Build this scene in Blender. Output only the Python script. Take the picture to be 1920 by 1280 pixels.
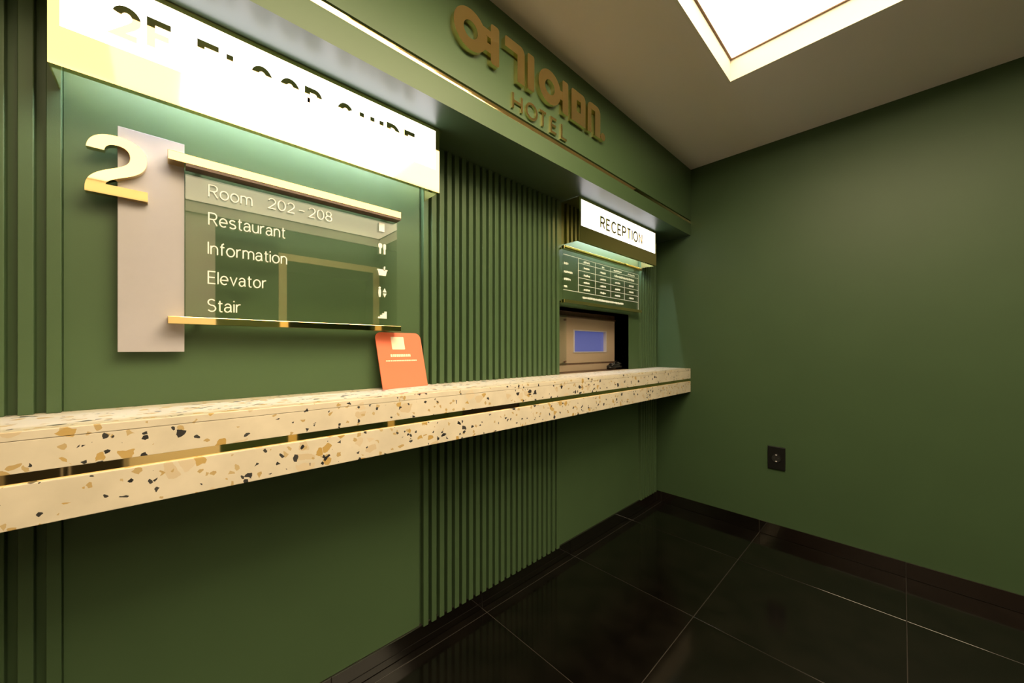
import bpy, bmesh, math, random
from mathutils import Vector

for o in list(bpy.data.objects):
    bpy.data.objects.remove(o, do_unlink=True)
S = bpy.context.scene
C = S.collection

# ------------------------------------------------------------------ camera, world, exposure
CAM_H = 1.1
F_PX = 689.0
TH = math.atan2(732.0, F_PX)                 # view axis, measured from +X (the long wall runs along X)
cam_d = bpy.data.cameras.new('camera')
cam_d.sensor_width = 36.0
cam_d.sensor_fit = 'HORIZONTAL'
cam_d.lens = F_PX / 1920.0 * 36.0
cam_d.shift_y = 13.0 / 1920.0
cam_d.clip_start = 0.02
cam = bpy.data.objects.new('camera', cam_d)
C.objects.link(cam)
cam.location = (0, 0, CAM_H)
cam.rotation_euler = (math.pi / 2, 0, TH - math.pi / 2)
S.camera = cam
w = bpy.data.worlds.new('world')
S.world = w
w.use_nodes = True
w.node_tree.nodes['Background'].inputs[0].default_value = (0.02, 0.02, 0.02, 1)
w.node_tree.nodes['Background'].inputs[1].default_value = 0.2
S.view_settings.view_transform = 'Standard'
S.view_settings.look = 'None'
S.view_settings.gamma = 1.0
S.view_settings.use_curve_mapping = False
S.view_settings.exposure = 0.0

PANEL_STRENGTH = 18.5        # middle zone of the luminous ceiling
RIGHT_STRENGTH = 4.6         # zone in view
REAR_STRENGTH = 3.1          # zone behind the viewer
LEFT_STRENGTH = 2.4          # zone over the left end
PANEL_COL = (1.0, 0.80, 0.50)
FACE_STRENGTH = 4.5
LED_STRENGTH = 230.0
LED_COL = (0.80, 0.84, 1.0)

# ------------------------------------------------------------------ room dimensions (metres, floor = 0)
X_R = 2.594          # right wall
X_L = -1.25          # far left wall, out of view
Y_W = 1.236          # backing of the long wall
Y_PAN = 1.226        # face of its flat panels
Y_SLAT = 1.213       # face of its slats
Y_BULK = 0.985       # face of the bulkhead and of the counter
Y_B = -1.95          # wall behind the camera
Z_C = 2.312          # ceiling
Z_SOF = 1.866        # underside of the bulkhead
CT = 0.965           # counter top
BASE_H = 0.074

# ------------------------------------------------------------------ materials
MATS = {}
def mat(name, col, rough=0.5, metal=0.0, spec=0.5, ior=None, emit=None, estr=0.0, bump=0.0, bscale=200.0, var=0.0, vscale=6.0):
    m = bpy.data.materials.new(name)
    m.use_nodes = True
    nt = m.node_tree
    b = nt.nodes['Principled BSDF']
    b.inputs['Base Color'].default_value = (*col, 1)
    b.inputs['Roughness'].default_value = rough
    b.inputs['Metallic'].default_value = metal
    b.inputs['Specular IOR Level'].default_value = spec
    if ior: b.inputs['IOR'].default_value = ior
    if emit:
        b.inputs['Emission Color'].default_value = (*emit, 1)
        b.inputs['Emission Strength'].default_value = estr
    if bump or var:
        tc = nt.nodes.new('ShaderNodeTexCoord')
    if bump:
        n = nt.nodes.new('ShaderNodeTexNoise'); n.inputs['Scale'].default_value = bscale
        n.inputs['Detail'].default_value = 3
        nt.links.new(tc.outputs['Object'], n.inputs['Vector'])
        bp = nt.nodes.new('ShaderNodeBump'); bp.inputs['Strength'].default_value = bump
        bp.inputs['Distance'].default_value = 0.002
        nt.links.new(n.outputs['Fac'], bp.inputs['Height'])
        nt.links.new(bp.outputs['Normal'], b.inputs['Normal'])
    if var:
        n2 = nt.nodes.new('ShaderNodeTexNoise'); n2.inputs['Scale'].default_value = vscale
        n2.inputs['Detail'].default_value = 5
        nt.links.new(tc.outputs['Object'], n2.inputs['Vector'])
        r = nt.nodes.new('ShaderNodeValToRGB')
        r.color_ramp.elements[0].position = 0.35; r.color_ramp.elements[1].position = 0.65
        r.color_ramp.elements[0].color = (*[c * (1 - var) for c in col], 1)
        r.color_ramp.elements[1].color = (*[min(1, c * (1 + var)) for c in col], 1)
        nt.links.new(n2.outputs['Fac'], r.inputs['Fac'])
        nt.links.new(r.outputs['Color'], b.inputs['Base Color'])
    MATS[name] = m
    return m

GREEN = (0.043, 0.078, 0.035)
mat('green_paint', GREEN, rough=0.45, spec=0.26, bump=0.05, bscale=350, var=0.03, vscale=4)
mat('green_paint_lit', (0.062, 0.108, 0.049), rough=0.42, spec=0.3, bump=0.03, bscale=350, var=0.03, vscale=4)  # same green, made lighter: stronger light on the long wall put into the colour
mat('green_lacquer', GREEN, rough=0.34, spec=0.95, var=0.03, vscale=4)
mat('ceiling_paint', (0.84, 0.79, 0.74), rough=0.8, spec=0.2, bump=0.05, bscale=250)
mat('gold', (0.97, 0.76, 0.39), rough=0.03, metal=1.0)
mat('gold_brushed', (0.97, 0.77, 0.36), rough=0.05, metal=1.0)
mat('plate_metal', (0.40, 0.38, 0.41), rough=0.45, metal=0.0, spec=0.4, var=0.02, vscale=20)
mat('white_letter', (0.90, 0.88, 0.84), rough=0.35)
mat('card_coral', (0.85, 0.20, 0.11), rough=0.35)
mat('card_cream', (0.93, 0.80, 0.60), rough=0.4)
mat('black_tile', (0.0038, 0.003, 0.0024), rough=0.11, spec=0.5, ior=1.5, var=0.35, vscale=9)
mat('baseboard_tile', (0.004, 0.003, 0.0024), rough=0.06, spec=0.5, ior=2.7)
mat('grout', (0.022, 0.018, 0.015), rough=0.7)
mat('black_plastic', (0.008, 0.008, 0.008), rough=0.28)
mat('dark_hole', (0.002, 0.002, 0.002), rough=0.7)
mat('sash_beige', (0.34, 0.26, 0.185), rough=0.4)
mat('brown_wood', (0.10, 0.055, 0.035), rough=0.45, var=0.2, vscale=30)
mat('dark_reveal', (0.012, 0.011, 0.011), rough=0.5)
mat('blue_pane', (0.06, 0.07, 0.2), rough=0.15, emit=(0.17, 0.20, 0.62), estr=0.32)
mat('reveal_cream', (0.80, 0.76, 0.68), rough=0.7)
mat('gap_brown', (0.20, 0.12, 0.07), rough=0.6)
mat('door_beige', (0.60, 0.48, 0.30), rough=0.5)
mat('frame_yellow', (0.75, 0.60, 0.28), rough=0.5)
mat('pale_wall', (0.80, 0.74, 0.62), rough=0.7)
mat('print_white', (0.85, 0.88, 0.78), rough=0.5)
mat('lid_dark', (0.03, 0.028, 0.022), rough=0.4)

def emission(name, col, strength, rough=0.3):
    return mat(name, (0.8, 0.8, 0.8), rough=rough, emit=col, estr=strength)
emission('ceiling_diffuser', PANEL_COL, PANEL_STRENGTH)
emission('rear_diffuser', PANEL_COL, REAR_STRENGTH)
emission('right_diffuser', PANEL_COL, RIGHT_STRENGTH)
emission('middle_left_diffuser', PANEL_COL, LEFT_STRENGTH * 1.5)
emission('left_diffuser', PANEL_COL, LEFT_STRENGTH)
emission('sign_acrylic', (1.0, 0.96, 0.99), FACE_STRENGTH)
emission('sign_acrylic_small', (1.0, 0.96, 0.99), FACE_STRENGTH * 0.45)
emission('led_tape', LED_COL, LED_STRENGTH)
emission('corridor_lamp', (1.0, 0.9, 0.75), 4.0)

def glass_mat(name, tint=(0.97, 0.99, 0.97)):
    m = bpy.data.materials.new(name); m.use_nodes = True
    nt = m.node_tree; nt.nodes.clear()
    out = nt.nodes.new('ShaderNodeOutputMaterial')
    mx = nt.nodes.new('ShaderNodeMixShader')
    tr = nt.nodes.new('ShaderNodeBsdfTransparent'); tr.inputs[0].default_value = (*tint, 1)
    gl = nt.nodes.new('ShaderNodeBsdfGlossy'); gl.inputs['Roughness'].default_value = 0.0
    fr = nt.nodes.new('ShaderNodeFresnel'); fr.inputs['IOR'].default_value = 1.5
    geo = nt.nodes.new('ShaderNodeNewGeometry')      # same outside reflectance for both faces of the sheet
    ma = nt.nodes.new('ShaderNodeMath'); ma.operation = 'MULTIPLY_ADD'
    ma.inputs[1].default_value = 1 / 1.95 - 1.95; ma.inputs[2].default_value = 1.95
    nt.links.new(geo.outputs['Backfacing'], ma.inputs[0]); nt.links.new(ma.outputs[0], fr.inputs['IOR'])
    nt.links.new(fr.outputs[0], mx.inputs[0]); nt.links.new(tr.outputs[0], mx.inputs[1])
    nt.links.new(gl.outputs[0], mx.inputs[2]); nt.links.new(mx.outputs[0], out.inputs[0])
    MATS[name] = m
glass_mat('clear_glass')

def terrazzo():
    m = bpy.data.materials.new('terrazzo'); m.use_nodes = True
    nt = m.node_tree; N = nt.nodes; L = nt.links
    b = N['Principled BSDF']; b.inputs['Roughness'].default_value = 0.30
    b.inputs['Specular IOR Level'].default_value = 0.4
    tc = N.new('ShaderNodeTexCoord')
    nz = N.new('ShaderNodeTexNoise'); nz.inputs['Scale'].default_value = 60; nz.inputs['Detail'].default_value = 2
    L.new(tc.outputs['Object'], nz.inputs['Vector'])
    sub = N.new('ShaderNodeVectorMath'); sub.operation = 'SUBTRACT'
    L.new(nz.outputs['Color'], sub.inputs[0]); sub.inputs[1].default_value = (0.5, 0.5, 0.5)
    sc = N.new('ShaderNodeVectorMath'); sc.operation = 'SCALE'; sc.inputs['Scale'].default_value = 0.010
    L.new(sub.outputs[0], sc.inputs[0])
    add = N.new('ShaderNodeVectorMath'); add.operation = 'ADD'
    L.new(tc.outputs['Object'], add.inputs[0]); L.new(sc.outputs[0], add.inputs[1])
    cl = N.new('ShaderNodeTexNoise'); cl.inputs['Scale'].default_value = 14; cl.inputs['Detail'].default_value = 4
    L.new(tc.outputs['Object'], cl.inputs['Vector'])
    base = N.new('ShaderNodeValToRGB')
    base.color_ramp.elements[0].color = (0.60, 0.54, 0.44, 1); base.color_ramp.elements[0].position = 0.3
    base.color_ramp.elements[1].color = (0.70, 0.63, 0.52, 1); base.color_ramp.elements[1].position = 0.7
    L.new(cl.outputs['Fac'], base.inputs['Fac'])
    cur = base.outputs['Color']
    layers = [  # scale, offset, share of cells, margin, colours
        (30, 3.1, 0.06, 0.06, [(0.66, 0.56, 0.42), (0.58, 0.47, 0.32)]),
        (100, 5.3, 0.055, 0.05, [(0.46, 0.32, 0.13), (0.52, 0.40, 0.22)]),
        (58, 0.0, 0.045, 0.05, [(0.46, 0.29, 0.08), (0.52, 0.36, 0.14)]),
        (120, 2.2, 0.034, 0.05, [(0.02, 0.02, 0.022), (0.05, 0.05, 0.05)]),
        (62, 9.7, 0.048, 0.06, [(0.014, 0.014, 0.018), (0.05, 0.048, 0.05)]),
    ]
    for scale, off, share, margin, cols in layers:
        ofs = N.new('ShaderNodeVectorMath'); ofs.operation = 'ADD'; ofs.inputs[1].default_value = (off, off * 0.7, off * 1.3)
        L.new(add.outputs[0], ofs.inputs[0])
        v = N.new('ShaderNodeTexVoronoi'); v.inputs['Scale'].default_value = scale
        L.new(ofs.outputs[0], v.inputs['Vector'])
        ve = N.new('ShaderNodeTexVoronoi'); ve.inputs['Scale'].default_value = scale; ve.feature = 'DISTANCE_TO_EDGE'
        L.new(ofs.outputs[0], ve.inputs['Vector'])
        sep = N.new('ShaderNodeSeparateColor'); L.new(v.outputs['Color'], sep.inputs[0])
        lt = N.new('ShaderNodeMath'); lt.operation = 'LESS_THAN'; lt.inputs[1].default_value = share
        L.new(sep.outputs[0], lt.inputs[0])
        rr = N.new('ShaderNodeMath'); rr.operation = 'MULTIPLY_ADD'
        L.new(sep.outputs[1], rr.inputs[0]); rr.inputs[1].default_value = margin * 2.5; rr.inputs[2].default_value = margin * 0.6
        inside = N.new('ShaderNodeMath'); inside.operation = 'GREATER_THAN'
        L.new(ve.outputs['Distance'], inside.inputs[0]); L.new(rr.outputs[0], inside.inputs[1])
        both = N.new('ShaderNodeMath'); both.operation = 'MULTIPLY'
        L.new(lt.outputs[0], both.inputs[0]); L.new(inside.outputs[0], both.inputs[1])
        cm = N.new('ShaderNodeMix'); cm.data_type = 'RGBA'
        cm.inputs[6].default_value = (*cols[0], 1); cm.inputs[7].default_value = (*cols[1], 1)
        L.new(sep.outputs[2], cm.inputs[0])
        mx = N.new('ShaderNodeMix'); mx.data_type = 'RGBA'
        L.new(both.outputs[0], mx.inputs[0]); L.new(cur, mx.inputs[6]); L.new(cm.outputs[2], mx.inputs[7])
        cur = mx.outputs[2]
    L.new(cur, b.inputs['Base Color'])
    MATS['terrazzo'] = m
terrazzo()

# ------------------------------------------------------------------ mesh helpers (world coordinates in, local out)
ORG = {}
class MB:
    def __init__(s): s.v = []; s.f = []
    def add(s, vs, fs):
        k = len(s.v); s.v += [tuple(p) for p in vs]; s.f += [[i + k for i in q] for q in fs]; return s
    def box(s, x0, x1, y0, y1, z0, z1):
        return s.add([(x0,y0,z0),(x1,y0,z0),(x1,y1,z0),(x0,y1,z0),(x0,y0,z1),(x1,y0,z1),(x1,y1,z1),(x0,y1,z1)],
                     [[0,3,2,1],[4,5,6,7],[0,1,5,4],[1,2,6,5],[2,3,7,6],[3,0,4,7]])
    def cyl(s, c, r, axis, h, n=24, r2=None):
        r2 = r if r2 is None else r2
        vs = []
        for k, rr in ((0, r), (1, r2)):
            for i in range(n):
                a = 2 * math.pi * i / n
                p = [rr * math.cos(a), rr * math.sin(a)]
                q = {'x': (h * k, p[0], p[1]), 'y': (p[0], h * k, p[1]), 'z': (p[0], p[1], h * k)}[axis]
                vs.append((c[0] + q[0], c[1] + q[1], c[2] + q[2]))
        fs = [[i, (i + 1) % n, n + (i + 1) % n, n + i] for i in range(n)] + [list(range(n))[::-1], list(range(n, 2 * n))]
        return s.add(vs, fs)
    def prism(s, poly, y0, y1):                 # outline in (x, z), extruded along y
        n = len(poly)
        vs = [(x, y0, z) for x, z in poly] + [(x, y1, z) for x, z in poly]
        return s.add(vs, [list(range(n)), list(range(n, 2 * n))[::-1]] + [[i, n + i, n + (i + 1) % n, (i + 1) % n] for i in range(n)])
    def ring(s, cx, cz, ro, ri, y0, y1, n=48):
        vs = []
        for y in (y0, y1):
            for r in (ro, ri):
                vs += [(cx + r * math.cos(2*math.pi*i/n), y, cz + r * math.sin(2*math.pi*i/n)) for i in range(n)]
        fs = []
        for i in range(n):
            j = (i + 1) % n
            fs += [[i, j, n + j, n + i], [2*n + i, 3*n + i, 3*n + j, 2*n + j], [i, 2*n + i, 2*n + j, j], [n + i, n + j, 3*n + j, 3*n + i]]
        return s.add(vs, fs)
    def ribbon(s, pts, wd, y0, y1, closed=False):   # a stroke of width wd along (x, z) points
        n = len(pts); L_, R_ = [], []
        for i in range(n):
            p = Vector(pts[i])
            a = Vector(pts[i - 1]) if (i > 0 or closed) else None
            b = Vector(pts[(i + 1) % n]) if (i < n - 1 or closed) else None
            d1 = (p - a).normalized() if a is not None else (b - p).normalized()
            d2 = (b - p).normalized() if b is not None else d1
            n1 = Vector((-d1.y, d1.x)); n2 = Vector((-d2.y, d2.x))
            m = (n1 + n2)
            m = m.normalized() if m.length > 1e-6 else n1
            k = 1.0 / max(0.45, m.dot(n1))
            L_.append(p + m * wd / 2 * k); R_.append(p - m * wd / 2 * k)
        vs = []
        for i in range(n):
            vs += [(L_[i].x, y0, L_[i].y), (R_[i].x, y0, R_[i].y), (L_[i].x, y1, L_[i].y), (R_[i].x, y1, R_[i].y)]
        fs = []
        for i in range(n if closed else n - 1):
            a, b = 4 * i, 4 * ((i + 1) % n)
            fs += [[a, a + 1, b + 1, b], [a + 2, b + 2, b + 3, a + 3], [a, b, b + 2, a + 2], [a + 1, a + 3, b + 3, b + 1]]
        if not closed:
            e = 4 * (n - 1); fs += [[0, 2, 3, 1], [e, e + 1, e + 3, e + 2]]
        return s.add(vs, fs)
    def tube(s, pts, r, n=8):
        rings = []
        for i, p in enumerate(pts):
            p = Vector(p)
            d = (Vector(pts[min(i + 1, len(pts) - 1)]) - Vector(pts[max(i - 1, 0)])).normalized()
            u = d.cross(Vector((0, 0, 1)))
            u = u.normalized() if u.length > 1e-4 else Vector((1, 0, 0))
            v = d.cross(u)
            rings.append([p + u * r * math.cos(2*math.pi*k/n) + v * r * math.sin(2*math.pi*k/n) for k in range(n)])
        vs = [q for rg in rings for q in rg]
        fs = [[i*n + k, i*n + (k+1) % n, (i+1)*n + (k+1) % n, (i+1)*n + k] for i in range(len(pts) - 1) for k in range(n)]
        fs += [list(range(n))[::-1], [(len(pts)-1)*n + k for k in range(n)]]
        return s.add(vs, fs)
    def build(s, name, m, parent=None, bevel=0.0, seg=2, smooth=False, origin=None):
        if origin is None:
            origin = ORG[parent.name] if parent else Vector((0, 0, 0))
        me = bpy.data.meshes.new(name)
        me.from_pydata([tuple(Vector(p) - origin) for p in s.v], [], s.f)
        bm = bmesh.new(); bm.from_mesh(me)
        bmesh.ops.recalc_face_normals(bm, faces=bm.faces)
        if bevel:
            bmesh.ops.bevel(bm, geom=[e for e in bm.edges if len(e.link_faces) == 2 and e.calc_face_angle(0) > 0.6],
                            offset=bevel, segments=seg, affect='EDGES', profile=0.5)
        bm.to_mesh(me); bm.free()
        if smooth:
            for p in me.polygons: p.use_smooth = True
        me.materials.append(MATS[m])
        o = bpy.data.objects.new(name, me); C.objects.link(o)
        if parent:
            o.parent = parent
            o.location = origin - ORG[parent.name]
        else:
            o.location = origin
        ORG[o.name] = Vector(origin)
        return o
def box(name, x0, x1, y0, y1, z0, z1, m, parent=None, bevel=0.0):
    return MB().box(x0, x1, y0, y1, z0, z1).build(name, m, parent, bevel)
def tag(o, label, cat, kind=None, group=None):
    o['label'] = label; o['category'] = cat
    if kind: o['kind'] = kind
    if group: o['group'] = group
    return o
def thing(name, loc, label, cat, group=None, kind=None):
    o = bpy.data.objects.new(name, None); C.objects.link(o); o.location = loc
    o.empty_display_size = 0.05
    ORG[o.name] = Vector(loc)
    return tag(o, label, cat, kind, group)
def share(src, name, parent, loc):               # another piece on the same mesh data, at a world position
    o = src.copy(); o.name = name; C.objects.link(o); o.parent = parent
    o.location = Vector(loc) - ORG[parent.name]; ORG[o.name] = Vector(loc)
    return o

# ------------------------------------------------------------------ floor with its tiles
floor = tag(box('floor', X_L - 0.1, X_R + 0.1, Y_B - 0.1, Y_W + 0.05, -0.06, -0.0012, 'grout'),
            'polished black tile floor with thin pale joints', 'floor', 'structure')
JX0, JY0, TS, JW = 0.975, -0.012, 0.60, 0.0028
def joints(a0, lo, hi):
    k = math.floor((lo - a0) / TS); r = []
    while a0 + k * TS < hi:
        s, e = max(lo, a0 + k * TS + JW / 2), min(hi, a0 + (k + 1) * TS - JW / 2)
        if e - s > 0.004: r.append((s, e))
        k += 1
    return r
cache = {}
for (xa, xb) in joints(JX0, X_L, X_R):
    for (ya, yb) in joints(JY0, Y_B, 1.222):
        key = (round(xb - xa, 4), round(yb - ya, 4))
        c = Vector(((xa + xb) / 2, (ya + yb) / 2, -0.010))
        if key not in cache:
            cache[key] = MB().box(xa, xb, ya, yb, -0.010, 0.0).build('tile', 'black_tile', floor, 0.0006, 1, origin=c)
        else:
            share(cache[key], 'tile', floor, c)

# ------------------------------------------------------------------ ceiling with the opening of the light well
LT = 0.012           # thickness of the light wells' lining
WELLS = [(-1.10, 1.868, -1.92, 0.536)]
cm = MB()
xs = sorted({X_L, X_R} | {v + k * LT for w_ in WELLS for v, k in ((w_[0], -1), (w_[1], 1))})
ys = sorted({Y_B, Y_W + 0.1} | {v + k * LT for w_ in WELLS for v, k in ((w_[2], -1), (w_[3], 1))})
for i in range(len(xs) - 1):
    for j in range(len(ys) - 1):
        mx_, my_ = (xs[i] + xs[i + 1]) / 2, (ys[j] + ys[j + 1]) / 2
        if not any(w_[0] - LT < mx_ < w_[1] + LT and w_[2] - LT < my_ < w_[3] + LT for w_ in WELLS):
            cm.box(xs[i], xs[i + 1], ys[j], ys[j + 1], Z_C, Z_C + 0.03)
tag(cm.build('ceiling', 'ceiling_paint'), 'plain off-white painted ceiling around the recessed light', 'ceiling', 'structure')

# ------------------------------------------------------------------ long wall: backing, panels and slats
HX0, HX1, HZ0, HZ1 = 1.482, 2.196, CT, 1.316      # service hatch opening
def holed(m, x0, x1, y0, y1, z0, z1):
    m.box(x0, HX0, y0, y1, z0, z1) if x0 < HX0 - 1e-6 else None
    m.box(HX1, x1, y0, y1, z0, z1)
    m.box(HX0, HX1, y0, y1, HZ1, z1)
    if z0 < HZ0 - 1e-6: m.box(HX0, HX1, y0, y1, z0, HZ0)
    return m
wl = holed(MB(), X_L, X_R + 0.05, Y_W, Y_W + 0.10, 0.0, Z_C).build('wall_left', 'green_paint_lit')
tag(wl, 'dark green long wall with flat panels and vertical slats', 'wall', 'structure')
CB = 0.806                                           # underside of the counter
P1 = (-0.160, 0.683); P2 = (1.482, 2.332)
box('panel', *P1, Y_PAN, Y_W, CT, Z_SOF, 'green_paint_lit', wl, 0.001)
box('panel', *P1, Y_PAN, Y_W, BASE_H, CB, 'green_paint_lit', wl, 0.001)
box('panel', *P2, Y_PAN, Y_W, BASE_H, CB, 'green_paint_lit', wl, 0.001)
holed(MB(), *P2, Y_PAN, Y_W, CT, Z_SOF).build('panel', 'green_paint_lit', wl)
PITCH, SW = 0.0348, 0.0205
up0 = lo0 = None
runs = [[P1[0] - SW - 0.0005 - i * 0.036 for i in range(29)],
        [P1[1] + 0.0100 + i * PITCH for i in range(23)],
        [P2[1] + 0.0100 + i * PITCH for i in range(7)]]
for run in runs:
    for x in run:
        if up0 is None:
            up0 = MB().box(x, x + SW, Y_SLAT, Y_W, CT, Z_SOF).build('slat', 'green_paint_lit', wl, 0.0015, 2, origin=Vector((x, Y_SLAT, CT)))
            lo0 = MB().box(x, x + SW, Y_SLAT, Y_W, BASE_H - 0.004, CB).build('slat', 'green_paint_lit', wl, 0.0015, 2, origin=Vector((x, Y_SLAT, BASE_H)))
        else:
            share(up0, 'slat', wl, (x, Y_SLAT, CT)); share(lo0, 'slat', wl, (x, Y_SLAT, BASE_H))

# ------------------------------------------------------------------ other walls
tag(box('wall_right', X_R, X_R + 0.1, Y_B, Y_W + 0.1, 0, Z_C, 'green_paint'), 'plain dark green wall with a black socket', 'wall', 'structure')
tag(box('wall_rear', X_L - 0.1, X_L, Y_B, Y_W + 0.1, 0, Z_C, 'brown_wood'), 'dark brown wall at the unseen left end of the room', 'wall', 'structure')
DX0, DX1, DZ = 0.90, 1.80, 2.0
wb = MB().box(0.33, DX0, Y_B - 0.12, Y_B, 0, Z_C).box(DX1, X_R, Y_B - 0.12, Y_B, 0, Z_C).box(DX0, DX1, Y_B - 0.12, Y_B, DZ, Z_C)
tag(box('wall_pale', X_L, 0.33, Y_B - 0.12, Y_B, 0, Z_C, 'pale_wall'), 'pale beige stretch of wall behind the viewer', 'wall', 'structure')
tag(wb.build('wall_back', 'green_paint'), 'dark green wall behind the viewer, seen only in reflections', 'wall', 'structure')

# ------------------------------------------------------------------ bulkhead above the counter with its inlaid gold strip
GZ0, GZ1 = 1.9455, 1.9680
prof = [(Y_BULK, Z_SOF), (Y_BULK, GZ0), (Y_BULK + 0.010, GZ0), (Y_BULK + 0.010, GZ1), (Y_BULK, GZ1), (Y_BULK, Z_C), (Y_W + 0.001, Z_C), (Y_W + 0.001, Z_SOF)]
n = len(prof)
bk = MB().add([(X_L, y, z) for y, z in prof] + [(X_R, y, z) for y, z in prof],
              [[0, 1, 2, 7], [2, 3, 6, 7], [3, 4, 5, 6], [n + 7, n + 2, n + 1, n], [n + 7, n + 6, n + 3, n + 2], [n + 6, n + 5, n + 4, n + 3]]
              + [[i, n + i, n + (i + 1) % n, (i + 1) % n] for i in range(n)])
bko = bk.build('wall_bulkhead', 'green_paint_lit')
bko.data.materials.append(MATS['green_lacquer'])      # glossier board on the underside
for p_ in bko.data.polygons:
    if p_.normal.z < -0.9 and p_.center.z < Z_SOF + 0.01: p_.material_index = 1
tag(bko, 'green boxed bulkhead running along the wall above the counter', 'bulkhead', 'structure')
st = MB(); K = 24                                   # the strip is not quite true: it leans out a little along its length
for k in range(K + 1):
    x = X_L + (X_R - X_L) * k / K
    e = 0.0155 * math.tan(math.radians(max(-0.5, 0.62 + (1.05 - x) * 1.1)))
    st.v += [(x, Y_BULK + 0.0010 + e / 2, GZ0), (x, Y_BULK + 0.0010 - e / 2, GZ0 + 0.0155), (x, Y_BULK + 0.010, GZ0 + 0.0155), (x, Y_BULK + 0.010, GZ0)]
for k in range(K):
    st.f += [[4*k + i, 4*k + (i + 1) % 4, 4*k + 4 + (i + 1) % 4, 4*k + 4 + i] for i in range(4)]
st.f += [[0, 1, 2, 3], [4*K + 3, 4*K + 2, 4*K + 1, 4*K]]
tag(st.build('trim_1', 'gold'), 'thin polished gold strip inlaid along the green bulkhead', 'trim', 'structure')

# ------------------------------------------------------------------ baseboards of polished black tile
bl = tag(box('baseboard_left', X_L, X_R, 1.2215, Y_W, 0, BASE_H - 0.002, 'grout'), 'low black tile skirting below the slatted green wall', 'baseboard', 'structure')
br = tag(box('baseboard_right', X_R - 0.0035, X_R, Y_B, 1.219, 0, BASE_H - 0.002, 'grout'), 'low black tile skirting below the plain green wall', 'baseboard', 'structure')
for xa, xb in joints(JX0, X_L, X_R - 0.006):
    box('tile', xa, xb, 1.2185, 1.2230, 0.0015, BASE_H, 'baseboard_tile', bl, 0.0006)
for ya, yb in joints(JY0, Y_B, 1.218):
    box('tile', X_R - 0.0065, X_R - 0.001, ya, yb, 0.0015, BASE_H, 'baseboard_tile', br, 0.0006)

# ------------------------------------------------------------------ recessed luminous ceiling panel
WH = 0.098
def light_well(well, label):
    WX0, WX1, WY0, WY1 = well
    t = thing('ceiling_light', ((WX0 + WX1) / 2, (WY0 + WY1) / 2, Z_C), label, 'ceiling light')
    T = LT; top = Z_C + WH + 0.012
    box('well_side', WX0 - T, WX1 + T, WY1, WY1 + T, Z_C, top, 'reveal_cream', t); box('well_side', WX0 - T, WX1 + T, WY0 - T, WY0, Z_C, top, 'reveal_cream', t)
    box('well_side', WX0 - T, WX0, WY0, WY1, Z_C, top, 'reveal_cream', t); box('well_side', WX1, WX1 + T, WY0, WY1, Z_C, top, 'reveal_cream', t)
    fr = MB(); g = 0.008
    fr.box(WX0, WX1, WY1 - g, WY1, Z_C + WH - 0.004, Z_C + WH); fr.box(WX0, WX1, WY0, WY0 + g, Z_C + WH - 0.004, Z_C + WH)
    fr.box(WX0, WX0 + g, WY0 + g, WY1 - g, Z_C + WH - 0.004, Z_C + WH); fr.box(WX1 - g, WX1, WY0 + g, WY1 - g, Z_C + WH - 0.004, Z_C + WH)
    fr.build('edge_profile', 'gap_brown', t)
    xs_, xr_, ys_ = 0.06, 1.25, -0.44                            # one panel split into added zones, strengths set to shape the light
    box('diffuser', xs_, xr_, ys_, WY1, Z_C + WH, Z_C + WH + 0.01, 'ceiling_diffuser', t)
    box('diffuser', xr_, WX1, ys_, WY1, Z_C + WH, Z_C + WH + 0.01, 'right_diffuser', t)
    box('diffuser', xs_ - 0.24, xs_, ys_, WY1, Z_C + WH, Z_C + WH + 0.01, 'middle_left_diffuser', t)
    box('diffuser', WX0, xs_ - 0.24, ys_, WY1, Z_C + WH, Z_C + WH + 0.01, 'left_diffuser', t)
    box('diffuser', WX0, WX1, WY0, ys_, Z_C + WH, Z_C + WH + 0.01, 'rear_diffuser', t)
light_well(WELLS[0], 'large bright recessed ceiling light panel with cream sides')

# ------------------------------------------------------------------ terrazzo counter
ct = thing('wall_counter', (0.67, 1.1, CB), 'long speckled terrazzo counter in two layers along the green wall', 'counter')
XA, XB = X_L + 0.002, X_R - 0.002
box('top_sheet', XA, XB, Y_BULK, Y_W - 0.0005, 0.9495, CT, 'terrazzo', ct, 0.0012)
box('front_apron', XA, XB, Y_BULK + 0.0003, Y_W - 0.0005, 0.8965, 0.9490, 'terrazzo', ct, 0.0006)
box('gap_strip', XA, XB, Y_BULK + 0.008, Y_W - 0.02, 0.8775, 0.8965, 'gold', ct)
box('lower_slab', XA, XB, Y_BULK, Y_W - 0.0005, CB, 0.8775, 'terrazzo', ct, 0.0010)

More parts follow.
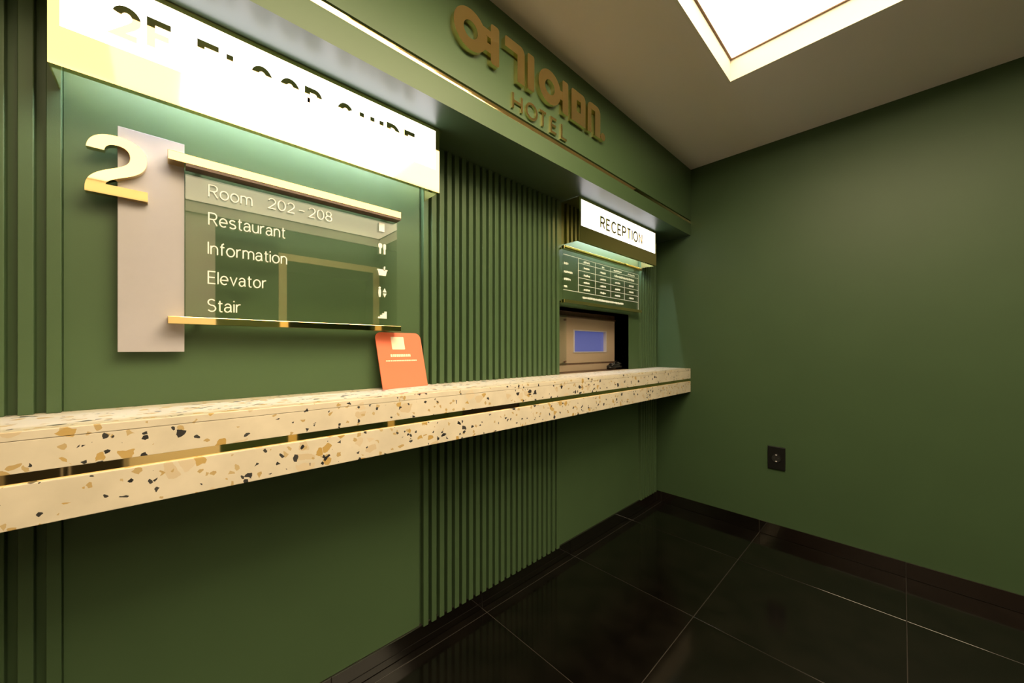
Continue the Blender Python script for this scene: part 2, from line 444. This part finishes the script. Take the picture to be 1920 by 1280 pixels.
# ------------------------------------------------------------------ a monoline alphabet
def arc(cx, cy, rx, ry, a0, a1, n=14):
    return [(cx + rx * math.cos(math.radians(a0 + (a1 - a0) * i / n)), cy + ry * math.sin(math.radians(a0 + (a1 - a0) * i / n))) for i in range(n + 1)]
def loop(cx, cy, rx, ry, n=32): return ('c', arc(cx, cy, rx, ry, 90, 450, n)[:-1])
XH = 0.70
def hump(x0, x1): r = (x1 - x0) / 2; return [(x0, 0)] and arc(x0 + r, XH - r * 1.0, r, r, 180, 0, 12) + [(x1, 0)]
G = {
 'R': (0.70, [[(0,0),(0,1),(.40,1)] + arc(.40,.74,.26,.26,90,-90)[1:] + [(0,.48)], [(.36,.48),(.70,0)]]),
 'E': (0.62, [[(.62,1),(0,1),(0,0),(.62,0)], [(0,.51),(.56,.51)]]),
 'F': (0.58, [[(.58,1),(0,1),(0,0)], [(0,.50),(.52,.50)]]),
 'L': (0.54, [[(0,1),(0,0),(.54,0)]]),
 'I': (0.0, [[(0,0),(0,1)]]),
 'T': (0.66, [[(0,1),(.66,1)], [(.33,1),(.33,0)]]),
 'H': (0.70, [[(0,0),(0,1)], [(.70,0),(.70,1)], [(0,.5),(.70,.5)]]),
 'N': (0.70, [[(0,0),(0,1),(.70,0),(.70,1)]]),
 'P': (0.64, [[(0,0),(0,1),(.37,1)] + arc(.37,.73,.27,.27,90,-90)[1:] + [(0,.46)]]),
 'O': (0.90, [loop(.45,.5,.45,.5,40)]),
 'C': (0.84, [arc(.45,.5,.45,.5,42,318,28)]),
 'G': (0.88, [arc(.45,.5,.45,.5,42,360,28) + [(.52,.5)]]),
 'U': (0.70, [[(0,1),(0,.35)] + arc(.35,.35,.35,.35,180,360,16)[1:] + [(.70,1)]]),
 'D': (0.74, [('c', [(0,0),(0,1),(.28,1)] + arc(.28,.5,.46,.5,90,-90,18)[1:])]),
 'S': (0.64, [arc(.32,.755,.29,.245,35,270,16) + arc(.32,.255,.32,.255,90,-150,18)[1:]]),
 '2': (0.60, [arc(.30,.70,.29,.30,165,-25,16) + [(.44,.42),(.0,.0),(.60,0)]]),
 '0': (0.64, [loop(.32,.5,.32,.5)]),
 '8': (0.60, [loop(.30,.76,.26,.24,24), loop(.30,.26,.30,.26,28)]),
 '-': (0.55, [[(0,.46),(.55,.46)]]),
 'o': (0.66, [loop(.33,XH/2,.33,XH/2)]),
 'e': (0.64, [[(0.01,.36),(.64,.36)] + arc(.32,XH/2,.32,XH/2,4,312,24)]),
 's': (0.54, [arc(.27,.53,.24,.17,30,270,14) + arc(.27,.18,.27,.18,90,-155,16)[1:]]),
 'a': (0.58, [arc(.27,.46,.25,.24,160,0,14) + [(.52,.10)] + [(.58,0)], arc(.26,.19,.26,.19,80,360,20) and [(.52,.41),(.30,.40)] + arc(.22,.20,.22,.20,90,300,16) + [(.42,.08),(.52,.22)]]),
 'u': (0.54, [[(0,XH),(0,.27)] + arc(.27,.27,.27,.27,180,360,14)[1:] + [(.54,XH)], [(.54,.3),(.54,0)]]),
 'r': (0.34, [[(0,0),(0,XH)], arc(.30,.40,.30,.30,180,90,10) + [(.36,XH)]]),
 'n': (0.54, [[(0,0),(0,XH)], arc(.27,.43,.27,.27,180,0,14) + [(.54,0)]]),
 'm': (0.96, [[(0,0),(0,XH)], arc(.24,.46,.24,.24,180,0,12) + [(.48,0)], arc(.72,.46,.24,.24,180,0,12) + [(.96,0)]]),
 't': (0.34, [[(.14,.92),(.14,.14)] + arc(.28,.14,.14,.14,180,270,8)[1:] + [(.36,0)], [(0,XH),(.36,XH)]]),
 'f': (0.34, [[(.14,0),(.14,.80)] + arc(.34,.80,.20,.20,180,95,8)[1:], [(0,XH),(.36,XH)]]),
 'i': (0.0, [[(0,0),(0,XH)], [(0,.90),(0,1.0)]]),
 'l': (0.0, [[(0,0),(0,1)]]),
 'v': (0.60, [[(0,XH),(.30,0),(.60,XH)]]),
}
def glyph(m, ch, x, z, sx, h, wd, y0, y1):
    wdt, strokes = G[ch]
    for k, s in enumerate(strokes):
        closed = isinstance(s, tuple)
        pts = s[1] if closed else s
        m.ribbon([(x + px * sx, z + wd / 2 + pz * (h - wd)) for px, pz in pts], wd, y0 + k * 0.0003, y1 + k * 0.0001, closed)
def text_layout(txt, x0, x1, wd, gap, space=0.9):
    """left edge of every glyph so that the line runs from x0 to x1; returns scale and positions"""
    units = sum((space if c == ' ' else G[c][0]) for c in txt)
    ng = sum(1 for c in txt[:-1])
    nl = sum(1 for c in txt if c != ' ')
    sx = (x1 - x0 - ng * gap - nl * wd) / units
    pos, x = [], x0
    for c in txt:
        if c == ' ': x += space * sx + gap; pos.append(None); continue
        pos.append(x + wd / 2); x += G[c][0] * sx + wd + gap
    return sx, pos
def write(txt, x0, x1, z0, h, wd, y0, y1, m, parent, gap=0.004, name='letter', space=0.9, joined=False):
    sx, pos = text_layout(txt, x0, x1, wd, gap, space)
    acc = MB()
    for c, p in zip(txt, pos):
        if p is None: continue
        g_ = acc if joined else MB()
        glyph(g_, c, p, z0, sx, h, wd, y0, y1)
        if not joined: g_.build(name, m, parent)
    if joined: return acc.build(name, m, parent)

# ------------------------------------------------------------------ illuminated box signs under the bulkhead
Y_S = 1.110
SZ0, SZ1 = 1.643, Z_SOF - 0.0005
def box_sign(name, label, x0, x1, led, yl=Y_SLAT):
    t = thing(name, ((x0 + x1) / 2, 1.17, SZ0), label, 'sign')
    b, bb, th = 0.015, 0.077, 0.016
    f = MB()
    f.box(x0, x0 + b, Y_S, Y_S + th, SZ0, SZ1); f.box(x1 - b, x1, Y_S, Y_S + th, SZ0, SZ1)
    f.box(x0 + b, x1 - b, Y_S, Y_S + th, SZ0, SZ0 + bb); f.box(x0 + b, x1 - b, Y_S, Y_S + th, SZ1 - 0.012, SZ1)
    f.build('frame', 'gold_brushed', t)
    box('end_plate', x0, x0 + 0.003, Y_S + th, yl - 0.0005, SZ0, SZ1, 'gold', t)
    box('end_plate', x1 - 0.003, x1, Y_S + th, Y_SLAT - 0.0005, SZ0, SZ1, 'gold', t)
    face = box('acrylic_face', x0 + b, x1 - b, Y_S + 0.001, Y_S + 0.008, SZ0 + bb, SZ1 - 0.012, led, t)
    box('led_tape', x0 + 0.05, x1 - 0.05, 1.150, 1.162, SZ1 - 0.014, SZ1 - 0.008, 'led_tape', t)
    return t, face
sg, face = box_sign('floor_guide_sign', 'wide lit white sign with gold frame and floor guide lettering', -0.164, 0.696, 'sign_acrylic')
for ch, a, b in [('2', -0.081, -0.0382), ('F', -0.0302, 0.0142), ('F', 0.0519, 0.097), ('L', 0.105, 0.145), ('O', 0.152, 0.2003),
                 ('O', 0.2136, 0.2623), ('R', 0.2726, 0.3178), ('G', 0.3548, 0.4029), ('U', 0.4189, 0.4639), ('I', 0.4796, 0.4896), ('D', 0.5029, 0.5492), ('E', 0.5621, 0.6059)]:
    wd = 0.0130; m_ = MB()
    glyph(m_, ch, a + wd / 2, 1.742, (b - a - wd) / max(0.01, G[ch][0]), 0.068, wd, Y_S - 0.004, Y_S + 0.001)
    m_.build('letter', 'gold', face)
sr, face = box_sign('reception_sign', 'small lit white sign reading RECEPTION above the service hatch', 1.509, 2.348, 'sign_acrylic_small', Y_PAN)
write('RECEPTION', 1.691, 2.157, 1.744, 0.066, 0.0100, Y_S - 0.0025, Y_S + 0.001, 'gold', face, gap=0.009)

# ------------------------------------------------------------------ gold hotel lettering on the bulkhead
lg = thing('hotel_logo', (1.08, Y_BULK, 1.977), 'raised gold hotel name lettering fixed to the green bulkhead', 'lettering')
Ya, Yb = 0.965, Y_BULK
Z0, Z1 = 2.076, 2.213
def rr(x0, x1, z0, z1, r, n=5, corners=(1, 1, 1, 1)):   # rounded outline; corners: bl, br, tr, tl
    out = []
    for (cx, cz, a, k) in ((x0 + r, z0 + r, 180, 0), (x1 - r, z0 + r, 270, 1), (x1 - r, z1 - r, 0, 2), (x0 + r, z1 - r, 90, 3)):
        if corners[k]: out += arc(cx, cz, r, r, a, a + 90, n)
        else: out.append((x0 if k in (0, 3) else x1, z0 if k < 2 else z1))
    return out
m_ = MB()                                           # first syllable: ring, two ticks, stem
m_.ring(0.724, 2.140, 0.067, 0.0285, Ya, Yb)
m_.prism(rr(0.809, 0.847, Z0, Z1, 0.010), Ya, Yb)
m_.box(0.770, 0.815, Ya + .0004, Yb, 2.160, 2.184); m_.box(0.765, 0.815, Ya + .0004, Yb, 2.108, 2.138); m_.box(0.770, 0.794, Ya + .0008, Yb, 2.130, 2.166)
m_.build('syllable', 'gold', lg)
m_ = MB()
m_.prism([(0.874, 2.174), (0.936, 2.174), (0.936, Z0), (0.973, Z0), (0.973, 2.190)] + arc(0.950, 2.190, 0.023, 0.023, 0, 90, 6) + [(0.884, 2.213)] + arc(0.884, 2.203, 0.010, 0.010, 90, 180, 4), Ya, Yb)
m_.prism(rr(0.989, 1.026, Z0, Z1, 0.008), Ya, Yb)
m_.build('syllable', 'gold', lg)
m_ = MB()
m_.ring(1.117, 2.143, 0.067, 0.029, Ya, Yb)
m_.prism(rr(1.196, 1.234, Z0, Z1, 0.008), Ya, Yb)
m_.box(1.165, 1.200, Ya + .0004, Yb, 2.126, 2.162)
m_.build('syllable', 'gold', lg)
m_ = MB()
ob = (1.256, 1.357)
m_.prism([(1.256, Z0), (1.293, Z0 + 0.0), (1.293, Z1)] + arc(1.268, Z1 - 0.012, 0.012, 0.012, 90, 180, 4), Ya, Yb)
m_.box(1.290, 1.325, Ya + .0004, Yb, 2.176, Z1 - .0001); m_.box(1.290, 1.325, Ya + .0004, Yb, Z0 + .0001, 2.126)
m_.prism([(1.322, Z0), (1.357, Z0)] + arc(1.335, Z1 - 0.022, 0.022, 0.022, 0, 90, 6) + [(1.322, Z1)], Ya, Yb)
m_.box(1.374, 1.402, Ya, Yb, Z0, 2.185); m_.box(1.431, 1.474, Ya, Yb, Z0, 2.185)
m_.prism([(1.374, 2.1849)] + [(1.474, 2.1849)] + arc(1.444, 2.186, 0.030, 0.028, 0, 90, 6) + arc(1.404, 2.186, 0.030, 0.028, 90, 180, 6), Ya, Yb)
m_.build('syllable', 'gold', lg)
MB().cyl((1.497, Ya, 2.094), 0.018, 'y', Yb - Ya, 28).build('full_stop', 'gold', lg)
for ch, a, b in [('H', .921, .976), ('O', .991, 1.058), ('T', 1.066, 1.112), ('E', 1.134, 1.176), ('L', 1.201, 1.243)]:
    m_ = MB(); wd = 0.0095
    glyph(m_, ch, a + wd / 2, 1.977, (b - a - wd) / G[ch][0], 0.066, wd, Y_BULK - 0.008, Y_BULK)
    m_.build('letter', 'gold', lg)

# ------------------------------------------------------------------ floor guide board: plate, glass between gold bars, numeral, text
gb = thing('floor_guide_board', (0.25, Y_PAN, 1.09), 'wall directory of glass with gold bars, white plate and big gold 2', 'directory board')
box('plate', -0.079, 0.0325, 1.200, 1.2045, 1.092, 1.597, 'plate_metal', gb, 0.0008)
box('standoff', -0.06, 0.015, 1.2045, Y_PAN, 1.12, 1.57, 'lid_dark', gb)
b_ = box('bar', 0.0025, 0.580, 1.164, 1.1995, 1.5395, 1.5610, 'gold', gb, 0.0008)
box('underside_reflection', 0.034, 0.579, 1.1650, 1.1985, 1.5330, 1.5395, 'brown_wood', b_)  # added brown strip: paints the dark reflection on the gold bar's underside
box('bar', 0.0025, 0.580, 1.164, 1.1995, 1.1575, 1.1750, 'gold', gb, 0.0008)
gl = box('glass_panel', 0.034, 0.579, 1.192, 1.197, 1.1755, 1.5325, 'clear_glass', gb)
for x in (0.06, 0.55):
    MB().cyl((x, 1.1985, 1.550), 0.006, 'y', Y_PAN - 1.1985, 16).build('spacer', 'gold', gb)
    MB().cyl((x, 1.1985, 1.166), 0.006, 'y', Y_PAN - 1.1985, 16).build('spacer', 'gold', gb)
LH, LW = 0.0325, 0.0026
for txt, xa, xb, zt in [('Room', .0765, .168, 1.511), ('Restaurant', .0765, .2445, 1.441), ('Information', .0755, .2485, 1.3680), ('Elevator', .0755, .1995, 1.2945), ('Stair', .0745, .1430, 1.2245)]:
    write(txt, xa, xb, zt - LH, LH, LW, 1.1885, 1.192, 'white_letter', gl, gap=0.0026)
write('202 - 208', .203, .3675, 1.4835, 0.030, LW, 1.1885, 1.192, 'white_letter', gl, gap=0.0034, space=0.08)
ya, yb = 1.1885, 1.192
ic = MB(); ic.box(.5135, .5325, ya, yb, 1.489, 1.517); ic.build('icon', 'white_letter', gl)
ic = MB(); ic.prism(rr(.512, .5245, 1.433, 1.4495, .0055), ya, yb); ic.box(.5155, .5210, ya, yb, 1.415, 1.4345)
ic.prism(rr(.5285, .5375, 1.429, 1.449, .004), ya, yb); ic.box(.5300, .5360, ya, yb, 1.415, 1.4300); ic.build('icon', 'white_letter', gl)
ic = MB(); ic.prism([(.514, 1.343), (.537, 1.343), (.541, 1.3595), (.510, 1.3595)], ya, yb); ic.prism([(.529, 1.3595), (.534, 1.3595), (.5355, 1.374), (.5315, 1.374)], ya, yb)
ic.box(.508, .543, ya, yb, 1.3595, 1.3635); ic.build('icon', 'white_letter', gl)
ic = MB(); ic.cyl((.5165, ya, 1.3015), .0035, 'y', yb - ya, 14); ic.prism([(.513, 1.297), (.5200, 1.297), (.5210, 1.285), (.5190, 1.271), (.5140, 1.271), (.512, 1.285)], ya, yb)
ic.prism([(.5275, 1.288), (.5395, 1.288), (.5335, 1.301)], ya, yb); ic.prism([(.5275, 1.284), (.5335, 1.271), (.5395, 1.284)], ya, yb); ic.build('icon', 'white_letter', gl)
ic = MB()
for k in range(4): ic.box(.511 + k * .0073, .511 + (k + 1) * .0073, ya, yb, 1.200, 1.2055 + k * .0060)
ic.build('icon', 'white_letter', gl)
# the gold numeral stands proud of the plate
def bez(p0, p1, p2, p3, n=12):
    return [tuple((1-u)**3*Vector(p0) + 3*(1-u)**2*u*Vector(p1) + 3*(1-u)*u*u*Vector(p2) + u**3*Vector(p3)) for u in [i / n for i in range(n + 1)]]
two_out = ([(0, .72)] + bez((0, .72), (.02, .90), (.20, 1.0), (.48, 1.0))[1:] + bez((.48, 1.0), (.78, 1.0), (.985, .88), (.985, .69))[1:]
           + bez((.985, .69), (.985, .53), (.86, .43), (.64, .35))[1:] + bez((.64, .35), (.44, .275), (.32, .235), (.30, .165))[1:]
           + [(1.0, .165), (1.0, 0), (-.02, 0), (-.02, .06)]
           + bez((-.02, .06), (-.02, .24), (.12, .335), (.38, .435))[1:] + bez((.38, .435), (.58, .51), (.70, .565), (.70, .685))[1:]
           + bez((.70, .685), (.70, .79), (.62, .845), (.49, .845))[1:] + bez((.49, .845), (.36, .845), (.29, .80), (.28, .72))[1:])
TX0, TX1, TZ0, TZ1 = -0.1235, -0.0305, 1.434, 1.5655
poly = [(TX0 + a * (TX1 - TX0), TZ0 + b * (TZ1 - TZ0)) for a, b in two_out]
MB().prism(poly, 1.182, 1.200).build('numeral', 'gold', gb)

# ------------------------------------------------------------------ price board above the hatch
pb = thing('price_board', (1.88, Y_PAN, 1.33), 'small glass price table with gold bars under the reception sign', 'price board')
box('bar', 1.478, 2.290, 1.180, 1.202, 1.611, 1.628, 'gold', pb, 0.0006)
box('bar', 1.478, 2.290, 1.180, 1.202, 1.335, 1.352, 'gold', pb, 0.0006)
pg = box('glass_panel', 1.482, 2.286, 1.193, 1.198, 1.3525, 1.6105, 'clear_glass', pb)
for x in (1.492, 2.276):
    for z in (1.344, 1.6195):
        MB().cyl((x, 1.202, z), 0.006, 'y', Y_PAN - 1.202, 14).build('spacer', 'gold', pb)
pr = MB(); ya, yb, lw = 1.1922, 1.193, 0.0022
cols = [1.611, 1.7706, 1.9315, 2.0892, 2.263]
rows = [1.558, 1.519, 1.480, 1.441, 1.402]
pr.box(1.4845, 2.263, ya, yb, 1.584, 1.584 + lw)
for r_ in rows[:-1]: pr.box(1.611, 2.263, ya, yb, r_, r_ + lw)
pr.box(1.4845, 2.263, ya, yb, rows[-1], rows[-1] + lw)
for i, c_ in enumerate(cols): pr.box(c_, c_ + lw, ya, yb, rows[-1] if i < 4 else 1.356, (1.519 if i == 3 else 1.584))
pr.build('table_lines', 'print_white', pg)
rnd = random.Random(4)
def marks(m_, x0, x1, z0, z1):                     # small print too fine to read
    x = x0
    while x < x1 - 0.003:
        wv = rnd.uniform(0.004, 0.008)
        m_.box(x, min(x + wv, x1), ya, yb, z0 + rnd.uniform(0, .25) * (z1 - z0), z1 - rnd.uniform(0, .25) * (z1 - z0))
        x += wv + rnd.uniform(0.0012, 0.0028)
pt = MB()
for z, l in [(1.541, .035), (1.498, .075), (1.460, .055), (1.422, .030)]: marks(pt, 1.490, 1.490 + l, z - .007, z + .006)
for cc, rws in [(1.690, [1.571, 1.538, 1.499, 1.460, 1.421]), (1.851, [1.570, 1.538, 1.499, 1.460, 1.421]), (2.010, [1.570, 1.499, 1.460, 1.421]), (2.176, [1.570, 1.499, 1.460, 1.421])]:
    for k, z in enumerate(rws):
        hw = .028 if k else (.03 if cc < 1.8 else (.012 if cc < 1.9 else .045))
        marks(pt, cc - hw, cc + hw, z - .006, z + .006)
marks(pt, 1.973, 2.215, 1.531, 1.546)
marks(pt, 1.650, 2.078, 1.370, 1.384)
pt.build('small_print', 'print_white', pg)['kind'] = 'stuff'

# ------------------------------------------------------------------ service hatch
hw = thing('window_1', (1.84, 1.30, CT), 'small beige framed service hatch window with blue lit pane', 'window', kind='structure')
rv = MB()
RD = 1.352
rv.box(HX1, HX1 + 0.004, Y_PAN, RD, HZ0, HZ1); rv.box(HX0 - 0.004, HX0, Y_PAN, RD, HZ0, HZ1); rv.box(HX0, HX1, Y_PAN, RD, HZ1, HZ1 + 0.004)
rv.build('reveal', 'dark_reveal', hw)
box('sill', HX0, HX1, Y_W, RD, CT - 0.02, CT + 0.001, 'brown_wood', hw)
box('back_board', HX0, HX1, 1.352, 1.362, HZ0, HZ1, 'dark_reveal', hw)
box('head_rail', HX0, HX1, 1.326, 1.352, 1.287, HZ1, 'brown_wood', hw)
box('bottom_rail', HX0, HX1, 1.315, 1.352, CT + 0.002, 1.004, 'sash_beige', hw, 0.001)
SX0, SX1, SZa, SZb = 1.500, 2.192, 1.014, 1.280
GX0, GX1, GZa, GZb = 1.740, 2.092, 1.075, 1.211
sf = MB()
sf.box(SX0, GX0, 1.325, 1.350, SZa, SZb); sf.box(GX1, SX1, 1.325, 1.350, SZa, SZb); sf.box(GX0, GX1, 1.325, 1.350, SZa, GZa); sf.box(GX0, GX1, 1.325, 1.350, GZb, SZb)
so = sf.build('sash', 'sash_beige', hw)
bd = MB(); q = 0.010
bd.box(GX0, GX0 + q, 1.321, 1.345, GZa, GZb); bd.box(GX1 - q, GX1, 1.321, 1.345, GZa, GZb); bd.box(GX0 + q, GX1 - q, 1.321, 1.345, GZa, GZa + q * .6); bd.box(GX0 + q, GX1 - q, 1.321, 1.345, GZb - q * .6, GZb)
bd.build('glazing_bead', 'plate_metal', so)
box('pane', GX0 + 0.002, GX1 - 0.002, 1.340, 1.346, GZa + 0.002, GZb - 0.002, 'blue_pane', so)
box('track', HX0, HX1, 1.316, 1.326, 1.004, 1.0125, 'brown_wood', hw)
box('track', HX0, HX1, 1.316, 1.326, 1.2815, 1.2875, 'brown_wood', hw)
ap = box('sliding_pane', 1.530, 1.655, 1.306, 1.310, 1.004, 1.286, 'clear_glass', hw)
box('pane_edge', 1.527, 1.5305, 1.305, 1.311, 1.004, 1.286, 'brown_wood', hw)
for z in (1.026, 1.262):
    MB().cyl((1.640, 1.300, z), 0.006, 'y', 0.012, 16).build('bolt', 'brown_wood', hw)
# black desk item left in the hatch
bo = thing('cable_bundle', (2.10, 1.275, CT + 0.001), 'small black cable bundle lying in the service hatch', 'cable')
pts = []
for i in range(70):
    a = i / 69 * 2 * math.pi * 3.2
    pts.append((2.105 + 0.072 * math.cos(a) * (0.75 + 0.25 * math.sin(a * .37)), 1.272 + 0.026 * math.sin(a), CT + 0.008 + i * 0.00042 + 0.006 * math.sin(a * 1.7) ** 2))
MB().tube(pts, 0.0062, 8).build('cord', 'black_plastic', bo, smooth=True)
pl = MB(); pl.box(2.035, 2.085, 1.262, 1.288, CT + 0.0012, CT + 0.028); pl.build('plug', 'black_plastic', bo, 0.005)
pts = [(2.15 + 0.03 * math.cos(a), 1.285, CT + 0.03 + 0.022 * math.sin(a)) for a in [i / 16 * math.pi for i in range(17)]]
MB().tube(pts, 0.004, 8).build('cord_loop', 'black_plastic', bo, smooth=True)

# ------------------------------------------------------------------ coral card leaning on the wall
CW, CHt = 0.178, 0.1935
pA, pB = Vector((0.5185, 1.168, CT)), Vector((0.6950, 1.187, CT))
ux = (pB - pA).normalized()
nb = Vector((-ux.y, ux.x, 0))                        # towards the wall
lean = math.radians(10.5)
uz = (Vector((0, 0, 1)) * math.cos(lean) + nb * math.sin(lean) - ux * 0.055).normalized()
nrm = ux.cross(uz).normalized()                      # faces the room
def cpt(a, b, d): return pA + ux * a + uz * b + nrm * d
cd = thing('leaflet_card', tuple((pA + pB) / 2), 'coral red card with rounded top corners leaning on the wall', 'card')
def card_prism(poly, d0, d1, name, m, parent):
    n = len(poly); mb = MB()
    mb.add([cpt(a, b, d0) for a, b in poly] + [cpt(a, b, d1) for a, b in poly],
           [list(range(n)), list(range(n, 2 * n))[::-1]] + [[i, n + i, n + (i + 1) % n, (i + 1) % n] for i in range(n)])
    return mb.build(name, m, parent)
sheet = card_prism(rr(0, CW, 0.0005, CHt, 0.022, 8, (0, 0, 1, 1)), 0.0, -0.003, 'sheet', 'card_coral', cd)
card_prism(rr(0.056, 0.106, 0.134, 0.178, 0.002, 2), 0.0005, 0.0, 'white_square', 'card_cream', sheet)
def card_text(x0, x1, z0, z1, seed):
    r2 = random.Random(seed); mb = MB(); x = x0
    while x < x1:
        wv = r2.uniform(.004, .007); e = min(x + wv, x1)
        p = [(x, z0), (e, z0), (e, z1), (x, z1)]
        mb.add([cpt(a, b, .0005) for a, b in p] + [cpt(a, b, 0) for a, b in p], [[0, 1, 2, 3], [7, 6, 5, 4], [0, 4, 5, 1], [1, 5, 6, 2], [2, 6, 7, 3], [3, 7, 4, 0]])
        x = e + r2.uniform(.001, .0022)
    mb.build('printed_line', 'card_cream', sheet)
card_text(0.046, 0.124, 0.108, 0.117, 2)
card_text(0.026, 0.148, 0.0925, 0.0965, 5)

# ------------------------------------------------------------------ wall socket
sk = thing('wall_socket', (X_R, 0.503, 0.395), 'square black power socket set in the plain green wall', 'socket')
oy, oz = 0.503, 0.462
box('cover_plate', X_R - 0.010, X_R, 0.4605, 0.5455, 0.3955, 0.5280, 'black_plastic', sk, 0.003)
m_ = MB(); n = 32                                    # round socket collar and well
for (r, d) in ((0.027, 0.0100), (0.0265, 0.0125), (0.0235, 0.0125), (0.0220, 0.0106)):
    m_.v += [(X_R - d, oy + r * math.cos(2*math.pi*i/n), oz + r * math.sin(2*math.pi*i/n)) for i in range(n)]
for k in range(3):
    m_.f += [[k*n + i, k*n + (i+1) % n, (k+1)*n + (i+1) % n, (k+1)*n + i] for i in range(n)]
m_.build('socket_collar', 'black_plastic', sk, smooth=False)
MB().cyl((X_R - 0.0108, oy, oz), 0.0222, 'x', 0.0006, 32).build('socket_well', 'dark_hole', sk)
for s in (-1, 1):
    MB().cyl((X_R - 0.0125, oy + s * 0.0095, oz), 0.0028, 'x', 0.003, 12).build('pin_hole', 'lid_dark', sk)
box('earth_clip', X_R - 0.0125, X_R - 0.0105, oy - 0.004, oy + 0.004, oz + 0.0155, oz + 0.0215, 'plate_metal', sk)
box('earth_clip', X_R - 0.0125, X_R - 0.0105, oy - 0.004, oy + 0.004, oz - 0.0215, oz - 0.0155, 'plate_metal', sk)

# ------------------------------------------------------------------ behind the viewer: doorway, lit corridor (seen in the glass), dark door added for reflections
df = MB().box(DX0 - 0.07, DX0, Y_B, Y_B + 0.02, 0, DZ + 0.07).box(DX1, DX1 + 0.07, Y_B, Y_B + 0.02, 0, DZ + 0.07).box(DX0, DX1, Y_B, Y_B + 0.02, DZ, DZ + 0.07)
tag(df.build('door_1', 'frame_yellow'), 'pale wooden door frame around the open doorway, seen in the glass reflection', 'door frame', 'structure')
co = MB()
CX0, CX1, CY0, CY1, CZ = 0.3, 2.6, -4.2, Y_B - 0.12, 2.3
co.box(CX0, CX1, CY0, CY1, -0.05, -0.001); co.box(CX0, CX1, CY0 - .05, CY0, 0, CZ); co.box(CX0 - .05, CX0, CY0, CY1, 0, CZ); co.box(CX1, CX1 + .05, CY0, CY1, 0, CZ); co.box(CX0, CX1, CY0, CY1, CZ, CZ + .05)
tag(co.build('wall_corridor', 'green_paint'), 'green corridor beyond the open doorway behind the viewer', 'corridor', 'structure')
cl = thing('corridor_light', (1.35, -3.0, CZ), 'square flat ceiling lamp in the corridor behind the viewer', 'ceiling light')
box('frame', 1.0, 1.7, -3.5, -2.5, CZ - 0.012, CZ - 0.0005, 'plate_metal', cl); box('diffuser', 1.03, 1.67, -3.47, -2.53, CZ - 0.016, CZ - 0.012, 'corridor_lamp', cl)
d2 = thing('door_2', (X_R, -1.12, 0), 'closed dark brown door added behind the viewer for its reflection', 'door', kind='structure')  # unseen door, added to darken the end of the gold strip's reflection
box('leaf', X_R - 0.03, X_R, -1.60, -0.66, 0.005, 2.1, 'dark_reveal', d2); MB().cyl((X_R - 0.08, -0.75, 1.0), 0.012, 'x', 0.05, 16).build('handle', 'plate_metal', d2)

cb = thing('reflection_cabinet', (-0.43, -1.62, 0), 'low black cabinet added behind the viewer only for its dark reflection', 'cabinet')  # made-up cabinet, put in to darken part of the counter strip's reflection
box('body', -0.66, -0.20, Y_B + 0.005, -1.46, 0.05, 0.56, 'black_plastic', cb, 0.003)
for k in (0, 1):
    d_ = box('door', -0.655 + k * 0.229, -0.434 + k * 0.229, -1.459, -1.443, 0.06, 0.55, 'lid_dark', cb, 0.002)
    box('handle', -0.455 + k * 0.030, -0.447 + k * 0.030, -1.442, -1.430, 0.30, 0.40, 'plate_metal', d_)
    for q_ in (0, 1): box('foot', -0.64 + k * 0.38, -0.60 + k * 0.38, Y_B + 0.03 + q_ * 0.40, Y_B + 0.07 + q_ * 0.40, 0.0, 0.049, 'black_plastic', cb)
